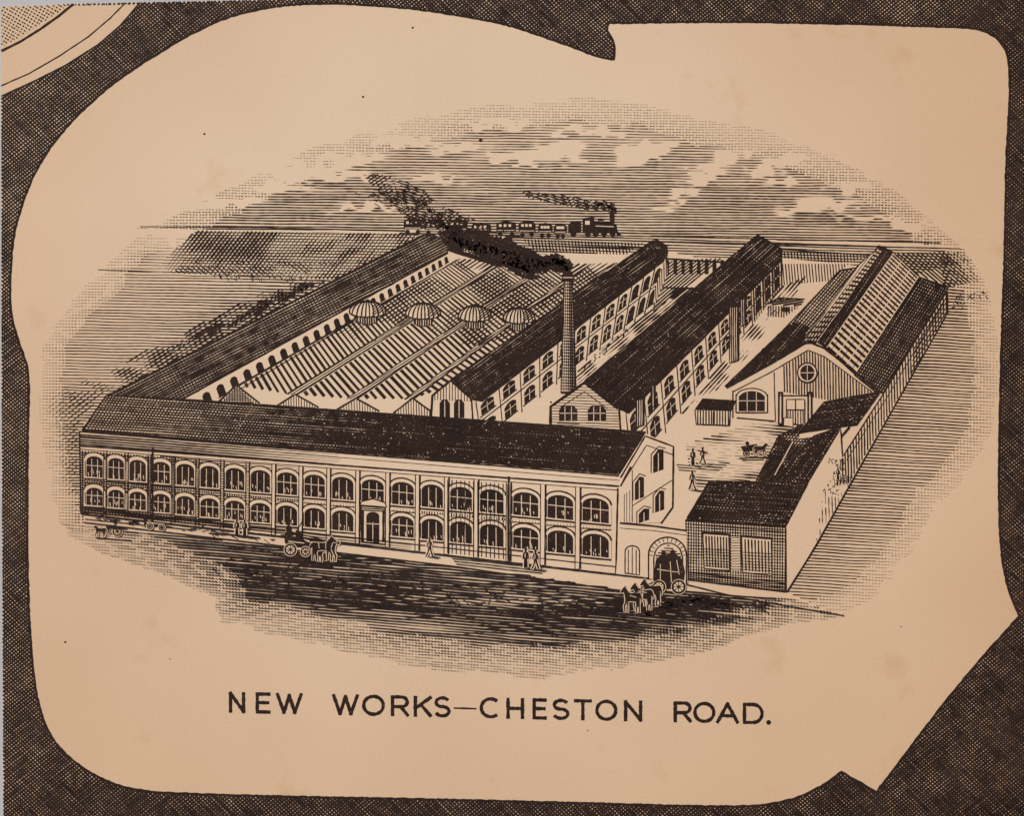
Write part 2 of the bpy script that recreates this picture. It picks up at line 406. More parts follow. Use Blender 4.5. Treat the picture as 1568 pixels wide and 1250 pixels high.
ar=[(1131,630),(1131,606)]+circ(1151,609,19,10,195,345,10)+[(1171,606),(1171,630)]
fill(g,ar,INK); lines(g,[[(1144,600),(1144,630)],[(1158,600),(1158,630)],[(1131,614),(1171,614)]],1.1,PAPER)
for x in(1195,1240): fill(g,[(x-4,600),(x+4,600),(x+4,652),(x-4,650)],INK); line(g,[(x,604),(x,648)],2.2,mat=PAPER)
fill(g,[(1204,648),(1204,612),(1232,612),(1232,652)],PAPER); outline(g,[(1204,648),(1204,612),(1232,612),(1232,652)],1.8); hatch(g,[(1204,648),(1204,628),(1232,628),(1232,652)],90,4,.45)
lines(g,[[(1218,612),(1218,650)],[(1204,628),(1232,628)],[(1192,606),(1244,606)],[(1128,640),(1186,645)]],1.8)
g='yard_shed.001'
p=[(1064,628),(1076,611),(1126,614),(1118,630),(1117,652),(1066,650)]
fill(g,p); fill(g,[(1064,628),(1076,611),(1126,614),(1118,630)],INK); hatch(g,[(1066,628),(1117,630),(1117,652),(1066,650)],90,4.2,.5); outline(g,p,1.8)
line(g,[(1092,630),(1092,650)],1.6)
g='store_shed'
bk=[(1158,737),(1192,668),(1228,650),(1310,640),(1240,745)]
fill(g,bk); hatch(g,bk,-50,3.8,lambda x,y:.55+.6*sm(.3,.6,fbm(x,y,24,18,111))); hatch(g,bk,5,4.2,.5)
bp=[(1166,722),(1196,672),(1212,676),(1186,726)]
hatch(g,bp,4,3.5,.9)
line(g,[(1158,737),(1192,668),(1228,650)],2.2); line(g,[(1186,728),(1214,676)],1.6,mat=PAPER)
fill(g,[(1200,640),(1214,640),(1214,654),(1200,652)],PAPER); outline(g,[(1200,640),(1214,640),(1214,654),(1200,652)],1.4)
fill(g,[(1200,742),(1240,738),(1242,746),(1206,750)],PAPER); outline(g,[(1200,742),(1240,738),(1242,746),(1206,750)],1.5)
s1=[(1224,662),(1262,616),(1348,600),(1312,650)]
fill(g,s1,PAPER); hatch(g,s1,-8,3.8,.98); hatch(g,s1,-52,4.6,.6); outline(g,s1,2.4); specks(g,s1,20,.9)
fill(g,[(1226,663),(1300,652),(1290,664),(1222,672)]); line(g,[(1224,664),(1312,651)],1.6)
s2=[(1198,728),(1246,668),(1288,654),(1238,738)]
fill(g,s2,PAPER); hatch(g,s2,-55,3.8,.98); hatch(g,s2,5,4.6,.6); outline(g,s2,2.4); specks(g,s2,25,.9)
# ------------------------------------------------------------ boundary wall
g='boundary_wall'
bw=[(1205,907),(1203,806),(1236,741),(1287,656),(1290,700),(1352,604),(1450,442),(1451,476),(1395,575),(1310,725),(1248,835)]
fill(g,bw)
hatch(g,[(1290,700),(1352,604),(1450,442),(1451,476),(1395,575),(1300,740),(1278,745)],88,4.4,lambda x,y:.40+.2*fbm(x,y,30,20,121))
hatch(g,[(1250,830),(1262,745),(1290,700),(1310,725)],88,5,lambda x,y:.35*sm(.35,.7,fbm(x,y,16,10,122)))
hatch(g,[(1400,528),(1450,442),(1451,476),(1395,575)],-58,4,.45)
line(g,[(1205,907),(1248,838),(1310,727),(1395,577),(1451,478)],2.6,1.8)
line(g,[(1203,806),(1236,741),(1287,656),(1290,700),(1352,604),(1450,442),(1451,478)],2.2)
line(g,[(1296,705),(1356,612),(1446,462)],1.3)
scrub(g,[(1278,700),(1285,730),(1265,760)],55,6,(2,5),1.4)
# ------------------------------------------------------------ gate store
g='gate_store'
fw=[(1050,796),(1203,806),(1204,907),(1053,888)]
fill(g,fw)
hatch(g,fw,90,4.0,.46); hatch(g,fw,3.5,4.6,lambda x,y:.4*fbm(x,y,30,20,131)+.14)
rf_=[(1052,794),(1086,737),(1237,740),(1203,806)]
fill(g,rf_,PAPER); hatch(g,rf_,3.5,3.8,.98); hatch(g,rf_,-60,4.6,.6); outline(g,rf_,2.6); specks(g,rf_,60,.9)
for q in([(1076,817),(1116,820),(1117,875),(1078,871)],[(1135,822),(1181,826),(1182,882),(1137,877)]):
    fill(g,q); outline(g,q,2.2); P=Pq(q); lines(g,[[P(u,.06),P(u,.94)] for u in np.linspace(.12,.9,8)],2.4)
    hatch(g,[P(.0,.4),P(1,.4),P(1,1),P(0,1)],3,4.4,.3)
    fill(g,[P(-.05,-.05),P(1.05,-.05),P(1.05,.0),P(-.05,.0)],INK)
fill(g,[(1120,822),(1132,823),(1133,874),(1121,873)]); hatch(g,[(1120,822),(1132,823),(1133,874),(1121,873)],0,4,.3)
hatch(g,[(1055,876),(1203,893),(1204,907),(1053,888)],6,3,.5)
line(g,[(1052,797),(1203,808)],3); line(g,[(1054,876),(1203,894)],1.5); outline(g,fw,2.2)
line(g,[(1050,803),(1203,815)],1.2)
# ------------------------------------------------------------ office building
g='office_building'
yt=lambda x:662+(x-122)*(727-662)/826
yc=lambda x:684+(x-122)*(746-684)/826
yb=lambda x:787+(x-122)*(880-787)/822
body=[(121,658),(948,725),(988,664),(1031,683),(1030,776),(1013,800),(950,805),(943,880),(124,787)]
fill(g,body)
roof=[(126,659),(163,606),(300,613),(988,662),(966,697),(948,726)]
fill(g,roof)
hatch(g,roof,4.0,3.9,lambda x,y:.68+.40*sm(200,620,x)+.2*(fbm(x,y,70,20,141)-.5),st=3,maxw=1.1)
hatch(g,roof,-58,4.4,lambda x,y:.5*sm(.0,.7,fbm(x,y,60,20,142))+.2*sm(500,900,x),st=3)
specks(g,roof,180,.9)
outline(g,roof,2.8)
line(g,[(121,661),(948,729)],2.6); line(g,[(122,668),(948,736)],1.1)
line(g,[(122,683),(948,745)],2.8); line(g,[(122,688),(946,751)],1.3)
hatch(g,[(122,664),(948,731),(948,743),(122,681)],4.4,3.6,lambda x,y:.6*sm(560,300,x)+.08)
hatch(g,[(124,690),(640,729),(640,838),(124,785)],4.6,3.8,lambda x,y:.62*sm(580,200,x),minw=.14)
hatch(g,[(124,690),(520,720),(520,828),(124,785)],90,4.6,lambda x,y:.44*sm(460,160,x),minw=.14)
cxs=[145,178,211,247,284,321,360,399,440,482,525,571,617,662,706,753,805,858,912]
ed=[127]+[(a+b)/2 for a,b in zip(cxs[:-1],cxs[1:])]+[940]
line(g,[(122,660),(124,787)],2.6); line(g,[(946,748),(943,880)],2.8)
for i,c in enumerate(cxs):
    e0,e1=ed[i],ed[i+1]; w=(e1-e0); t=(c-122)/826
    hw=w*.37
    slope=.075+.035*t
    def arc(hwid,ytop,ybot,rise):
        pts=[(c-hwid,ybot-slope*hwid),(c-hwid,ytop+rise-slope*hwid)]
        for k in range(1,8):
            a=math.pi*(1-k/8.); pts.append((c+hwid*math.cos(a),ytop+rise-rise*math.sin(a)+slope*hwid*math.cos(a)))
        pts+=[(c+hwid,ytop+rise+slope*hwid),(c+hwid,ybot+slope*hwid)]
        return pts
    ut=694+t*69; ub=729+t*74
    lt=742+t*76; lb=772+t*84
    sp=[(e0+4,ub+5),(e1-4,ub+8),(e1-4,lt-3),(e0+4,lt-5)]
    fill(g,sp)
    if c<480: hatch(g,sp,90,3.6,.5); hatch(g,sp,4,3.4,.35)
    elif i in(13,14,15): hatch(g,sp,90,4,.45)
    elif i!=11:
        line(g,[(e0+5,ub+9),(e1-5,ub+12)],1.2); hatch(g,sp,90,5,.14,minw=.05)
    rows=[(ut,ub)] if i==11 else [(ut,ub),(lt,lb)]
    for (a,b) in rows:
        o=arc(hw+3.4,a-3,b+2,10+4*t); fill(g,o,PAPER); line(g,o[1:-1],1.9+.7*t)
        n_=arc(hw-.2,a+3,b,8+3*t); fill(g,n_,INK)
        jm=1.0+.25*t
        lines(g,[[(c-hw*.34,a+7),(c-hw*.34,b)],[(c+hw*.36,a+8),(c+hw*.36,b+1)]],jm,PAPER)
        if rng.random()<.6: lines(g,[[(c-hw,a+(b-a)*.5-slope*hw),(c+hw,a+(b-a)*.5+slope*hw)]],jm,PAPER)
        for k in range(int(4+4*rng.random())):
            x=c+hw*(rng.random()*1.7-.85); y0=b-3-10*rng.random(); lines(g,[[(x,y0),(x+.6,y0+3+4*rng.random())]],1.1,PAPER)
        line(g,[(c-hw-3,b+3-slope*hw),(c+hw+3,b+3+slope*hw)],2.3)
        line(g,[(c-hw-1.5,a+11-slope*hw),(c-hw-1.5,b-1-slope*hw)],1.4+.5*t)
    if i>0:
        pw=2.2+1.6*t
        if e0>380: fill(g,[(e0-pw,yc(e0)+5),(e0+pw,yc(e0)+5),(e0+pw-.8,yb(e0)-2),(e0-pw-.8,yb(e0)-2)],PAPER)
        line(g,[(e0-pw,yc(e0)+5),(e0-pw-.8,yb(e0)-2)],1.5)
        line(g,[(e0+pw,yc(e0)+5),(e0+pw-.8,yb(e0)-2)],2.0+.5*t)
hatch(g,[(684,yc(684)+8),(780,yc(780)+8),(780,yb(780)-4),(684,yb(684)-4)],90,6.5,.16,minw=.05)
for x in(234,779): line(g,[(x,yt(x)+16),(x,yb(x))],3.2)
dq=[(553,775),(590,778),(590,834),(554,830)]
fill(g,dq); outline(g,dq,2.4)
fill(g,[(551,774),(592,777),(590,770),(571,764),(554,768)],PAPER); outline(g,[(551,774),(592,777),(590,770),(571,764),(554,768)],2.2)
fill(g,[(561,829),(561,792)]+circ(571,791,10,7,180,360,8)+[(581,792),(581,832)],INK)
lines(g,[[(571,800),(571,830)],[(562,802),(581,803)]],1.2,PAPER)
hatch(g,[(553,777),(590,780),(590,786),(553,783)],3,3,.65)
for x in(556,587): line(g,[(x,782),(x,831)],3.2)
line(g,[(124,777),(943,868)],1.4); line(g,[(124,787),(943,880)],2.6)
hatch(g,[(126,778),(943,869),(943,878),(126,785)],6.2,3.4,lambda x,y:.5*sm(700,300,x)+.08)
line(g,[(950,732),(988,668),(1031,684),(1030,777),(1012,802)],2.6); line(g,[(957,734),(990,682),(1031,697)],1.5)
line(g,[(950,745),(966,715)],3)
for (x,y,w,h) in[(979,748,7,16),(1008,706,8,16),(1010,768,7,15),(986,790,8,9)]:
    k=-.35
    p=[(x-w,y+h-w*k),(x-w,y-h*.6-w*k),(x,y-h-2),(x+w,y-h*.9+w*k),(x+w,y+h+w*k)]
    fill(g,p,INK); line(g,[(x,y-h+4),(x,y+h)],1.3,mat=PAPER); line(g,[(x-w-3,y+h+3),(x-w-3,y-h*.6),(x,y-h-6),(x+w+3,y-h-3)],1.6)
lines(g,[[(968,775),(1030,735)],[(968,720),(968,800)]],1.4)
hatch(g,[(952,760),(966,750),(966,800),(952,803)],90,4,.25)
# ------------------------------------------------------------ gateway
g='gateway_arch'
gw=[(949,803),(1051,812),(1053,893),(990,886),(943,880)]
fill(g,gw); line(g,[(949,801),(1000,806),(1051,813)],3); line(g,[(949,809),(1000,813),(1051,820)],1.2)
line(g,[(943,880),(995,886)],2.2)
sd=[(957,878),(957,845)]+circ(968,845,11,9,180,360,8)+[(979,845),(979,881)]
fill(g,sd); outline(g,sd,2); lines(g,[[(962,842),(962,879)],[(968,838),(968,879)],[(974,842),(974,880)]],1.5)
oa=[(993,886),(993,850)]+circ(1022,850,29,27,180,360,14)+[(1051,850),(1051,893)]
fill(g,oa); line(g,oa,2.4)
ia=[(1001,888),(1001,852)]+circ(1023,852,21,20,180,360,12)+[(1045,852),(1045,893)]
fill(g,ia); line(g,ia,2.2)
lines(g,[[(1022+22*math.cos(a),851+21*math.sin(a)),(1022+28*math.cos(a),850+26*math.sin(a))] for a in np.linspace(math.pi,2*math.pi,13)],1.3)
hatch(g,[(1004,850),(1023,834),(1043,850),(1043,870),(1004,868)],3,4,.5)
# ------------------------------------------------------------ road
g='road'
road=[(88,800),(150,806),(300,822),(430,838),(560,852),(700,868),(830,884),(950,903),(1060,905),(1205,914),(1292,943),(1180,968),(1080,998),(960,1022),(850,1040),(700,1032),(560,1008),(430,975),(335,955),(325,915),(250,880),(150,845),(95,815)]
def rt(x,y):
    mid=850+(x-400)*.11
    b=.43+.26*np.exp(-((y-mid-34)/55)**2)*sm(90,330,x)*sm(1330,1050,x)
    b=b*(.60+.85*(fbm(x,y-(x*.09),130,9,151)-.12))
    b=b-.34*np.exp(-((x-800)/120)**2-((y-921)/7)**2)-.2*np.exp(-((x-520)/80)**2-((y-872)/6)**2)-.2*np.exp(-((x-640)/120)**2-((y-960)/9)**2)
    return np.clip(b,0,.85)*fade(x,y,60,.4)
hatch(g,road,4.6,4.3,rt,st=1.6,wob=.9)
hatch(g,road,-4,6.2,lambda x,y:.42*sm(.45,.8,fbm(x,y,90,12,152))*sm(20,90,edged(x,y)),st=2.5,wob=1)
hatch(g,[(900,905),(1040,905),(1200,918),(1150,950),(1000,975),(850,950)],6,4.5,lambda x,y:.35*sm(.35,.7,fbm(x,y,60,12,154)),st=2.5)
scrub(g,[(1010,925),(1100,925),(1170,925)],50,6,(5,16),1.3,5)
scrub(g,[(340,870),(470,882),(650,905),(900,930)],150,17,(6,22),1.3,6)
line(g,[(1050,895),(1130,915),(1205,928),(1292,943)],1.8)
line('pavement',[(128,800),(430,836),(700,868),(955,905)],1.8)
line('pavement',[(130,795),(300,812)],1.2)
scrub('pavement',[(140,792),(300,812),(420,828)],50,2,(5,12),1.3,6)
hatch('pavement',[(690,853),(830,868),(830,880),(700,866)],6,4,.3)
# ------------------------------------------------------------ figures
HORSE=[(.02,.62),(0,.45),(.06,.3),(.14,.25),(.3,.27),(.5,.28),(.62,.24),(.74,.1),(.79,0),(.84,.05),(.9,.1),(1,.22),(.97,.28),(.87,.24),(.82,.32),(.78,.5),(.8,.62),(.86,.75),(.82,.98),(.77,.98),(.79,.78),(.71,.6),(.69,.75),(.68,.98),(.63,.98),(.63,.58),(.4,.58),(.3,.6),(.27,.72),(.3,.85),(.28,1),(.23,1),(.23,.85),(.19,.72),(.16,.8),(.14,.98),(.09,.98),(.1,.78),(.1,.6),(.1,.45),(.06,.5)]
MAN=[(.42,0),(.58,0),(.62,.08),(.56,.14),(.7,.2),(.8,.42),(.72,.45),(.64,.32),(.64,.5),(.72,.75),(.88,.97),(.72,1),(.58,.78),(.5,.6),(.4,.8),(.25,1),(.1,.97),(.3,.75),(.36,.5),(.36,.32),(.26,.46),(.18,.43),(.3,.2),(.44,.14),(.38,.08)]
STAND=[(.40,0),(.60,0),(.62,.08),(.57,.14),(.74,.2),(.8,.48),(.7,.5),(.67,.36),(.66,.6),(.68,.98),(.54,1),(.52,.66),(.48,.66),(.46,1),(.32,.98),(.34,.6),(.33,.36),(.3,.5),(.2,.48),(.26,.2),(.43,.14),(.38,.08)]
def put(g,shape,x,y,w,h,flip=False,mat=INK,halo=0):
    p=[(x+((1-a) if flip else a)*w,y+b*h) for a,b in shape]
    if halo: line(g,p+[p[0]],halo,mat=PAPER,st=3)
    fill(g,p,mat)
def man(x,yf,h,shape=MAN,flip=False,k=[0]):
    g='pedestrian' if k[0]==0 else 'pedestrian.%03d'%k[0]; k[0]+=1
    put(g,shape,x-h*.30,yf-h,h*.60,h,flip,halo=3)
    line(g,[(x-1,yf-h*.78),(x-1,yf-h*.55)],1.0,mat=PAPER)
    fill(g,[(x-h*.1,yf-h),(x+h*.1,yf-h),(x+h*.06,yf-h*1.05),(x-h*.06,yf-h*1.05)],INK)
    lines(g,[[(x+2,yf),(x+h*.6,yf+2)],[(x-2,yf+1),(x+h*.5,yf+3.5)]],1.1)
def wheel(g,x,y,r):
    fill(g,circ(x,y,r+1,n=16),PAPER); fill(g,circ(x,y,r,n=16),INK); fill(g,circ(x,y,r*.70,n=14),PAPER)
    lines(g,[[(x-r*.7*math.cos(a),y-r*.7*math.sin(a)),(x+r*.7*math.cos(a),y+r*.7*math.sin(a))] for a in(0,.8,1.57,2.4)],1.3); fill(g,circ(x,y,r*.25,n=8),INK)
man(658,852,27); man(805,870,29,STAND); man(820,872,29,MAN); man(363,820,24,STAND); man(375,821,24,STAND,True)
man(1061,713,25,STAND); man(1076,711,25,MAN); man(1060,750,28,MAN,True)
lines('pedestrian.006',[[(1068,690),(1084,694)]],2)
man(1283,735,18,STAND)
g='horse_carriage'
fill(g,[(436,826),(438,812),(452,812),(458,824),(474,828),(476,842),(440,842)],PAPER)
fill(g,[(436,830),(436,816),(441,814),(443,820),(452,822),(456,816),(462,817),(466,827),(476,832),(475,840),(440,838)],INK)
line(g,[(442,829),(466,832)],1.4,mat=PAPER)
fill(g,[(439,820),(438,808),(441,804),(446,806),(447,813),(455,817),(454,820),(446,821)],INK); fill(g,circ(442,801,3.2,n=10),INK)
fill(g,[(437,799),(447,799),(445,795),(439,795)],INK)
line(g,[(452,817),(462,800)],1.2)
wheel(g,445,842,9.5); wheel(g,468,845,7.5)
put('horse',HORSE,483,824,38,37,halo=2.5); put('horse.001',HORSE,474,821,42,38,halo=2)
lines(g,[[(470,836),(508,840)],[(452,816),(500,828)]],1.2)
lines('horse.001',[[(488,831),(489,840)],[(499,830),(499,841)]],1.0,PAPER)
lines(g,[[(440,856),(525,866)],[(450,861),(510,868)],[(436,853),(470,857)]],1.8)
g='horse_cart'
wheel(g,180,814,7.5); wheel(g,166,812,5.5); fill(g,[(162,804),(190,807),(188,812),(164,810)],INK); put('horse.002',HORSE,143,804,21,19,True,halo=2); put(g,STAND,172,792,9,15)
lines(g,[[(148,824),(200,828)]],1.8)
g='horse_cart.001'
fill(g,[(222,797),(254,801),(253,807),(222,803)],INK); wheel(g,230,806,5); wheel(g,248,808,5); put(g,STAND,218,790,9,18); line(g,[(225,800),(250,803)],1.2,mat=PAPER)
line('horse_cart.001',[(338,817),(398,824)],2)
g='stage_coach'
fill(g,[(1002,872),(1004,858),(1012,850),(1034,848),(1044,856),(1049,876),(1046,900),(1012,902),(1001,890)],INK)
fill(g,circ(1016,848,4.2,n=10),INK); fill(g,circ(1030,846,4.2,n=10),INK)
lines(g,[[(1011,864),(1011,890)],[(1026,860),(1028,892)],[(1006,872),(1040,877)],[(1036,858),(1040,880)]],1.1,PAPER)
wheel(g,1009,899,10); wheel(g,1039,899,11)
put('horse.003',HORSE,980,886,34,43,True,halo=2.4); put('horse.004',HORSE,965,892,36,44,True,halo=2.2); put('horse.005',HORSE,950,897,33,42,True,halo=2.2)
lines('stage_coach',[[(972,906),(1010,886)],[(962,912),(1002,896)]],1.3)
lines('horse.004',[[(978,905),(990,908)],[(984,900),(984,914)]],1.1,PAPER); lines('horse.005',[[(964,912),(974,915)]],1.1,PAPER)
scrub('stage_coach',[(985,940),(1040,918),(1110,925)],60,4,(6,18),1.8,4)
g='yard_wagon'
wheel(g,1143,695,5.5); wheel(g,1158,692,5); fill(g,[(1134,684),(1158,680),(1164,688),(1138,692)],INK); put('horse.006',HORSE,1153,678,24,21,halo=1.5); fill(g,circ(1144,679,3,n=8),INK)
lines(g,[[(1132,702),(1180,700)],[(1136,705),(1170,704)]],1.6)
# factory smoke: one plume from the chimney mouth drifting left into the train smoke
smoke('chimney_smoke',[(872,418),(877,406),(872,396),(850,388),(830,392),(812,380),(795,376),(780,364),(755,362),(735,352),(715,352),(690,346),(672,360),(688,384),(712,392),(740,402),(775,410),(800,426),(822,428),(842,414),(862,418)],161,1.05,.18,3.4,18)
scrub('chimney_smoke',[(866,408),(850,398),(835,404),(812,404),(790,395),(760,384),(730,376),(700,368),(690,356)],360,7,(2,7),2.4)
scrub('chimney_smoke',[(815,412),(770,398)],80,5,(2,5),3)
scrub('chimney_smoke',[(868,412),(862,402),(845,396)],90,3.5,(2,5),2.4)
scrub('chimney_smoke',[(700,356),(680,345),(660,335)],60,6,(3,7),1.8)
# ------------------------------------------------------------ caption lettering
def A_(cx,cy,rx,ry,a0,a1,n=18): return [(cx+rx*math.cos(math.radians(a0+(a1-a0)*i/n)),cy+ry*math.sin(math.radians(a0+(a1-a0)*i/n))) for i in range(n+1)]
LT={'N':[[(0,1),(0,0)],[(0,0),(1,1)],[(1,1),(1,0)]],'E':[[(0,0),(0,1)],[(0,0),(1,0)],[(0,.48),(.9,.48)],[(0,1),(1,1)]],
'W':[[(0,0),(.27,1)],[(.27,1),(.5,.05)],[(.5,.05),(.73,1)],[(.73,1),(1,0)]],'O':[A_(.5,.5,.5,.5,0,360,30)],
'R':[[(0,1),(0,0)],[(0,0),(.6,0)]+A_(.62,.27,.36,.27,-90,90,10)+[(.6,.54),(0,.54)],[(.55,.54),(1,1)]],
'K':[[(0,0),(0,1)],[(1,0),(0,.62)],[(.38,.42),(1,1)]],
'S':[A_(.5,.25,.46,.25,-25,-180,10)+A_(.5,.27,.46,.22,180,90,6)+A_(.5,.74,.48,.26,-90,90,10)+A_(.5,.74,.5,.26,90,160,6)],
'C':[A_(.52,.5,.52,.5,-48,-312,24)],'H':[[(0,0),(0,1)],[(1,0),(1,1)],[(0,.5),(1,.5)]],'T':[[(0,0),(1,0)],[(.5,0),(.5,1)]],
'A':[[(0,1),(.5,0)],[(.5,0),(1,1)],[(.18,.66),(.82,.66)]],'D':[[(0,0),(0,1)],[(0,0),(.5,0)]+A_(.5,.5,.5,.5,-90,90,16)+[(.5,1),(0,1)]]}
def letter(ch,x0,x1):
    y0=1060+(x0-350)*.0215; h=32.5
    for st in LT[ch]:
        p=np.array([(x0+3+a*(x1-x0-6),y0+2.5+b*(h-5)+a*.4) for a,b in st])
        if len(p)==2:
            d=(p[1]-p[0])/np.hypot(*(p[1]-p[0]))*2.4; p=np.array([p[0]-d,p[1]+d])
        line('caption_lettering',p,5.5,wob=.25,st=3)
for c,a,b in[('N',350,376),('E',391,415),('W',422,464),('W',508,550),('O',554,590),('R',598,627),('K',633,662),('S',664,691),('C',734,768),('H',775,803),('E',815,838),('S',845,873),('T',878,907),('O',911,946),('N',955,984),('R',1031,1060),('O',1061,1096),('A',1096,1132),('D',1137,1170)]:
    letter(c,a,b)
line('caption_lettering',[(695,1085),(730,1086)],2.8)
fill('caption_lettering',circ(1177,1107,3.8,n=12),INK)
# ------------------------------------------------------------ border
CB=[(17,480),(16,430),(20,370),(32,320),(52,268),(80,222),(108,188),(150,147),(198,110),(242,82),(292,52),(350,26),(420,10),(490,5),(560,7),(640,14),(720,26),(780,39),(830,55),(880,73),(915,86),(940,91),(940,66),(930,46),(932,35),(1100,33),(1300,36),(1430,40),(1480,42),(1512,49),(1533,66),(1544,92),(1546,150),(1541,250),(1538,400),(1533,550),(1530,700),(1530,780),(1534,850),(1545,905),(1561,944),(1500,1012),(1440,1085),(1380,1164),(1342,1214),(1318,1200),(1288,1183),(1270,1197),(1240,1214),(1200,1228),(1120,1236),(900,1231),(700,1226),(500,1222),(300,1217),(215,1211),(162,1196),(112,1166),(78,1128),(60,1080),(51,1030),(45,950),(42,850),(42,750),(43,650),(44,600),(41,560),(30,527)]
PG=[(2,9),(200,4),(430,-1),(784,-4),(1640,-4),(1640,1330),(6,1330),(3,700)]
def smooth(P,keep):
    P=np.array(P,float);out=[];n=len(P)
    for i in range(n):
        p0,p1,p2,p3=P[i-1],P[i],P[(i+1)%n],P[(i+2)%n]
        if tuple(p1) in keep: p0=p1
        if tuple(p2) in keep: p3=p2
        for t in(0,.25,.5,.75):
            out.append(tuple(.5*((2*p1)+(-p0+p2)*t+(2*p0-5*p1+4*p2-p3)*t*t+(-p0+3*p1-3*p2+p3)*t**3)))
    return out
CBs=smooth(CB,{(940.,91.),(932.,35.),(1561.,944.),(1342.,1214.),(1288.,1183.)})
CR=[(2,9),(212,6),(185,38),(150,68),(100,100),(50,125),(2,147)]
def bt(x,y):
    b=.79+.36*(fbm(x,y,26,26,171)-.5)+.16*(vn(x,y,7,7,172)-.5)
    b=b-.08*sm(160,20,x)-.06*sm(300,150,x+y*.3)
    b=b+.04*sm(1150,1250,y)+.05*sm(1480,1560,x)
    b=b-.22*np.exp(-((x-1395)/50)**2-((y-10)/20)**2)  # thinner ink lines paint in the soft glare at top right
    return b
hatch('ornamental_border',[PG,CBs,CR],45,4.3,bt,st=2.2,wob=.4,jit=.14,maxw=.97)
hatch('ornamental_border',[PG,CBs,CR],-38,4.6,lambda x,y:bt(x+300,y+80)-.14,st=2.2,wob=.4,jit=.14,maxw=.97)
line('ornamental_border',CBs+[CBs[0]],3.8,st=4,wob=1.0)
g='ornamental_roundel'
line(g,[(2,147),(50,125),(100,100),(150,68),(185,38),(212,6)],2.6)
line(g,[(2,131),(45,112),(90,86),(135,56),(168,28),(190,6)],2.2)
line(g,[(2,78),(30,64),(62,44),(90,24),(112,6)],4.0)
cr=[(2,10),(104,7),(84,22),(56,40),(28,58),(2,72)]
hatch(g,cr,30,5,lambda x,y:.5*(np.sin((x*.87+y*.5)*2*math.pi/5)>-.1),st=1.3,wob=.3)
for (x,y,r) in[(736,215,3.2),(556,148,2),(313,205,2),(632,42,2),(100,984,2),(1203,688,1.6),(1094,470,1),(900,1120,1.2),(260,1010,1.1),(1380,960,1.2)]:
    fill('ink_specks',circ(x,y,r,r*.8,n=9),INK)
# ------------------------------------------------------------ materials
def nt(name):
    m=bpy.data.materials.new(name); m.use_nodes=True; t=m.node_tree; return m,t,t.nodes['Principled BSDF']
def N(t,typ,**k):
    n=t.nodes.new(typ)
    for a,b in k.items(): setattr(n,a,b)
    return n
def noise(t,co,scale,detail=4,rough=.55):
    n=N(t,'ShaderNodeTexNoise'); n.inputs['Scale'].default_value=scale; n.inputs['Detail'].default_value=detail; n.inputs['Roughness'].default_value=rough
    t.links.new(co,n.inputs['Vector']); return n.outputs['Fac']
def ramp(t,fac,stops):
    r=N(t,'ShaderNodeValToRGB'); e=r.color_ramp.elements
    while len(e)<len(stops): e.new(.5)
    for el,(p,c) in zip(e,stops): el.position=p; el.color=(*c,1)
    t.links.new(fac,r.inputs['Fac']); return r.outputs['Color']
def mix(t,fac,a,b,mode='MIX'):
    m=N(t,'ShaderNodeMix',data_type='RGBA',blend_type=mode)
    if isinstance(fac,(int,float)): m.inputs[0].default_value=fac
    else: t.links.new(fac,m.inputs[0])
    for s,i in((a,6),(b,7)):
        if isinstance(s,tuple): m.inputs[i].default_value=(*s,1)
        else: t.links.new(s,m.inputs[i])
    return m.outputs[2]
def paper_color(t,co):
    base=ramp(t,noise(t,co,9,2),[(.3,(.75,.55,.375)),(.7,(.81,.615,.43))])
    fibre=ramp(t,noise(t,co,900,2,.7),[(.25,(.93,.92,.91)),(.75,(1,1,1))])
    c=mix(t,1.0,base,fibre,'MULTIPLY')
    foxing=ramp(t,noise(t,co,38,4,.6),[(.60,(1,1,1)),(.82,(.88,.80,.70))])
    c=mix(t,1.0,c,foxing,'MULTIPLY')
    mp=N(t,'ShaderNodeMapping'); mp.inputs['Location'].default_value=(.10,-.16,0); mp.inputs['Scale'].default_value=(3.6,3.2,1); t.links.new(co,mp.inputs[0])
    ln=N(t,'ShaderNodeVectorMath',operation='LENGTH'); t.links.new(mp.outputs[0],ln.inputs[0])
    age_falloff=ramp(t,ln.outputs['Value'],[(.25,(1,1,1)),(1.0,(.84,.73,.62))])  # edge yellowing that also paints the light falloff into the flat page's colour
    return mix(t,1.0,c,age_falloff,'MULTIPLY')
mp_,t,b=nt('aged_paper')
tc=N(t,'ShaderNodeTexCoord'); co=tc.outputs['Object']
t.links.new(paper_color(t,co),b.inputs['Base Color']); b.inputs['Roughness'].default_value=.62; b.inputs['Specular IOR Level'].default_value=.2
bm=N(t,'ShaderNodeBump'); bm.inputs['Strength'].default_value=.08; bm.inputs['Distance'].default_value=.0002; t.links.new(noise(t,co,600,2),bm.inputs['Height']); t.links.new(bm.outputs[0],b.inputs['Normal'])
mi,t,b=nt('printing_ink')
tc=N(t,'ShaderNodeTexCoord'); co=tc.outputs['Object']
ink=ramp(t,noise(t,co,60,3),[(.3,(.015,.0072,.005)),(.7,(.034,.017,.0115))])
f=ramp(t,noise(t,co,1500,2,.6),[(.64,(0,0,0)),(.74,(1,1,1))])
c=mix(t,f,ink,(.22,.135,.085))
t.links.new(c,b.inputs['Base Color']); b.inputs['Roughness'].default_value=.6; b.inputs['Specular IOR Level'].default_value=.12
mt,t,b=nt('painted_table'); tc=N(t,'ShaderNodeTexCoord')
t.links.new(ramp(t,noise(t,tc.outputs['Object'],14,3),[(.3,(.42,.42,.43)),(.7,(.50,.50,.51))]),b.inputs['Base Color']); b.inputs['Roughness'].default_value=.6
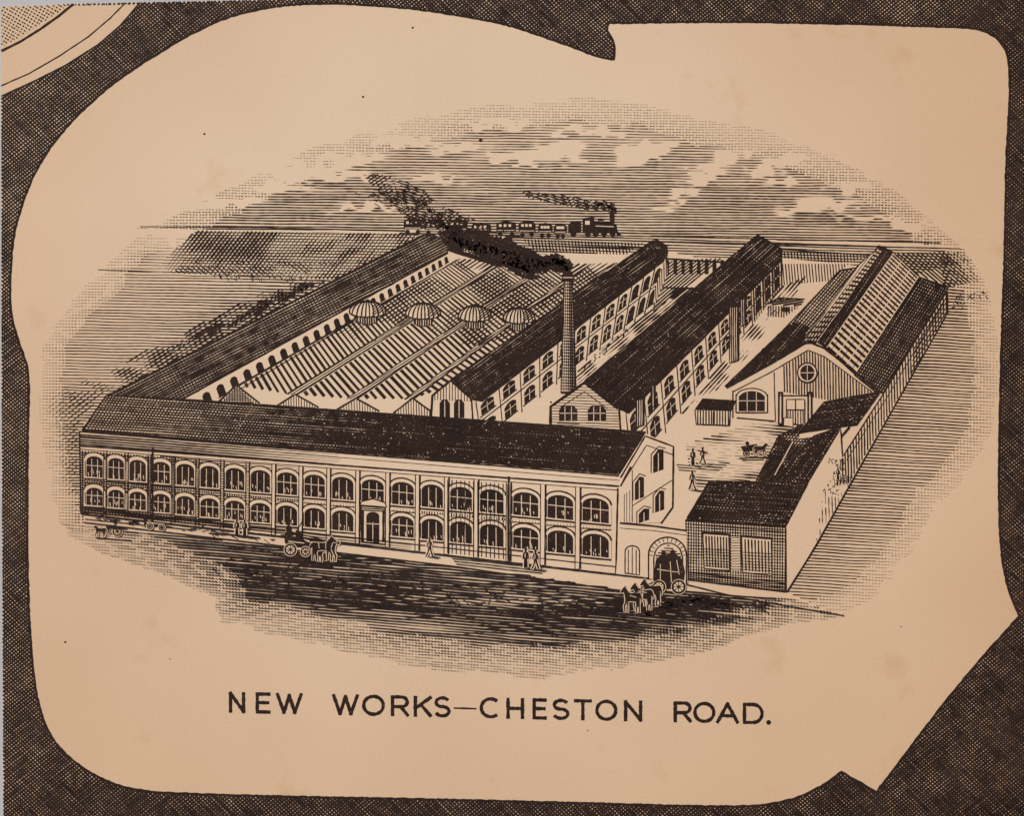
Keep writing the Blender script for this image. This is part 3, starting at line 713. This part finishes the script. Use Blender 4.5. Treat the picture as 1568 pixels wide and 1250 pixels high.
# ------------------------------------------------------------ build objects
for name,d in G.items():
    me=bpy.data.meshes.new(name+'_mesh')
    v=np.vstack(d['v']); me.from_pydata(v.tolist(),[],d['f'])
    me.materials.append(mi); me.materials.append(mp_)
    me.polygons.foreach_set('material_index',np.array(d['m'],dtype=np.int32))
    me.update()
    o=bpy.data.objects.new(name,me); bpy.context.collection.objects.link(o)
print('levels',grid.max(),'faces',sum(len(d['f']) for d in G.values()))
def slab(name,poly,z0,z1,mat):
    n=len(poly); v=[((x-CX)*S,(CY-y)*S,z0) for x,y in poly]+[((x-CX)*S,(CY-y)*S,z1) for x,y in poly]
    f=[tuple(range(n)),tuple(range(n,2*n))]+[(i,(i+1)%n,n+(i+1)%n,n+i) for i in range(n)]
    me=bpy.data.meshes.new(name); me.from_pydata(v,[],f); me.materials.append(mat)
    o=bpy.data.objects.new(name,me); bpy.context.collection.objects.link(o)
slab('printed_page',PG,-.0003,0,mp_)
slab('table_top',[(-4000,-4000),(5600,-4000),(5600,5200),(-4000,5200)],-.02,-.0004,mt)
# ------------------------------------------------------------ camera & light
cam=bpy.data.cameras.new('camera'); co_=bpy.data.objects.new('camera',cam); bpy.context.collection.objects.link(co_)
D=1.0; co_.location=(0,0,D); cam.sensor_width=36; cam.lens=36*D/(1568*S); cam.clip_start=.05; cam.clip_end=50
bpy.context.scene.camera=co_
el,az=math.radians(58),math.radians(-40)
w=bpy.data.worlds.new('World'); bpy.context.scene.world=w; w.use_nodes=True
sky=w.node_tree.nodes.new('ShaderNodeTexSky'); sky.sky_type='NISHITA'; sky.sun_disc=False; sky.sun_elevation=el; sky.sun_rotation=az
w.node_tree.links.new(sky.outputs[0],w.node_tree.nodes['Background'].inputs[0]); w.node_tree.nodes['Background'].inputs[1].default_value=.06
L=bpy.data.lights.new('sun','SUN'); L.energy=2.9; L.angle=math.radians(.5); L.color=(1,.91,.80)
lo=bpy.data.objects.new('sun',L); bpy.context.collection.objects.link(lo)
lo.rotation_euler=(math.radians(90)-el,0,-az+math.pi)
sc=bpy.context.scene; sc.view_settings.view_transform='Standard'; sc.view_settings.look='None'; sc.view_settings.exposure=0
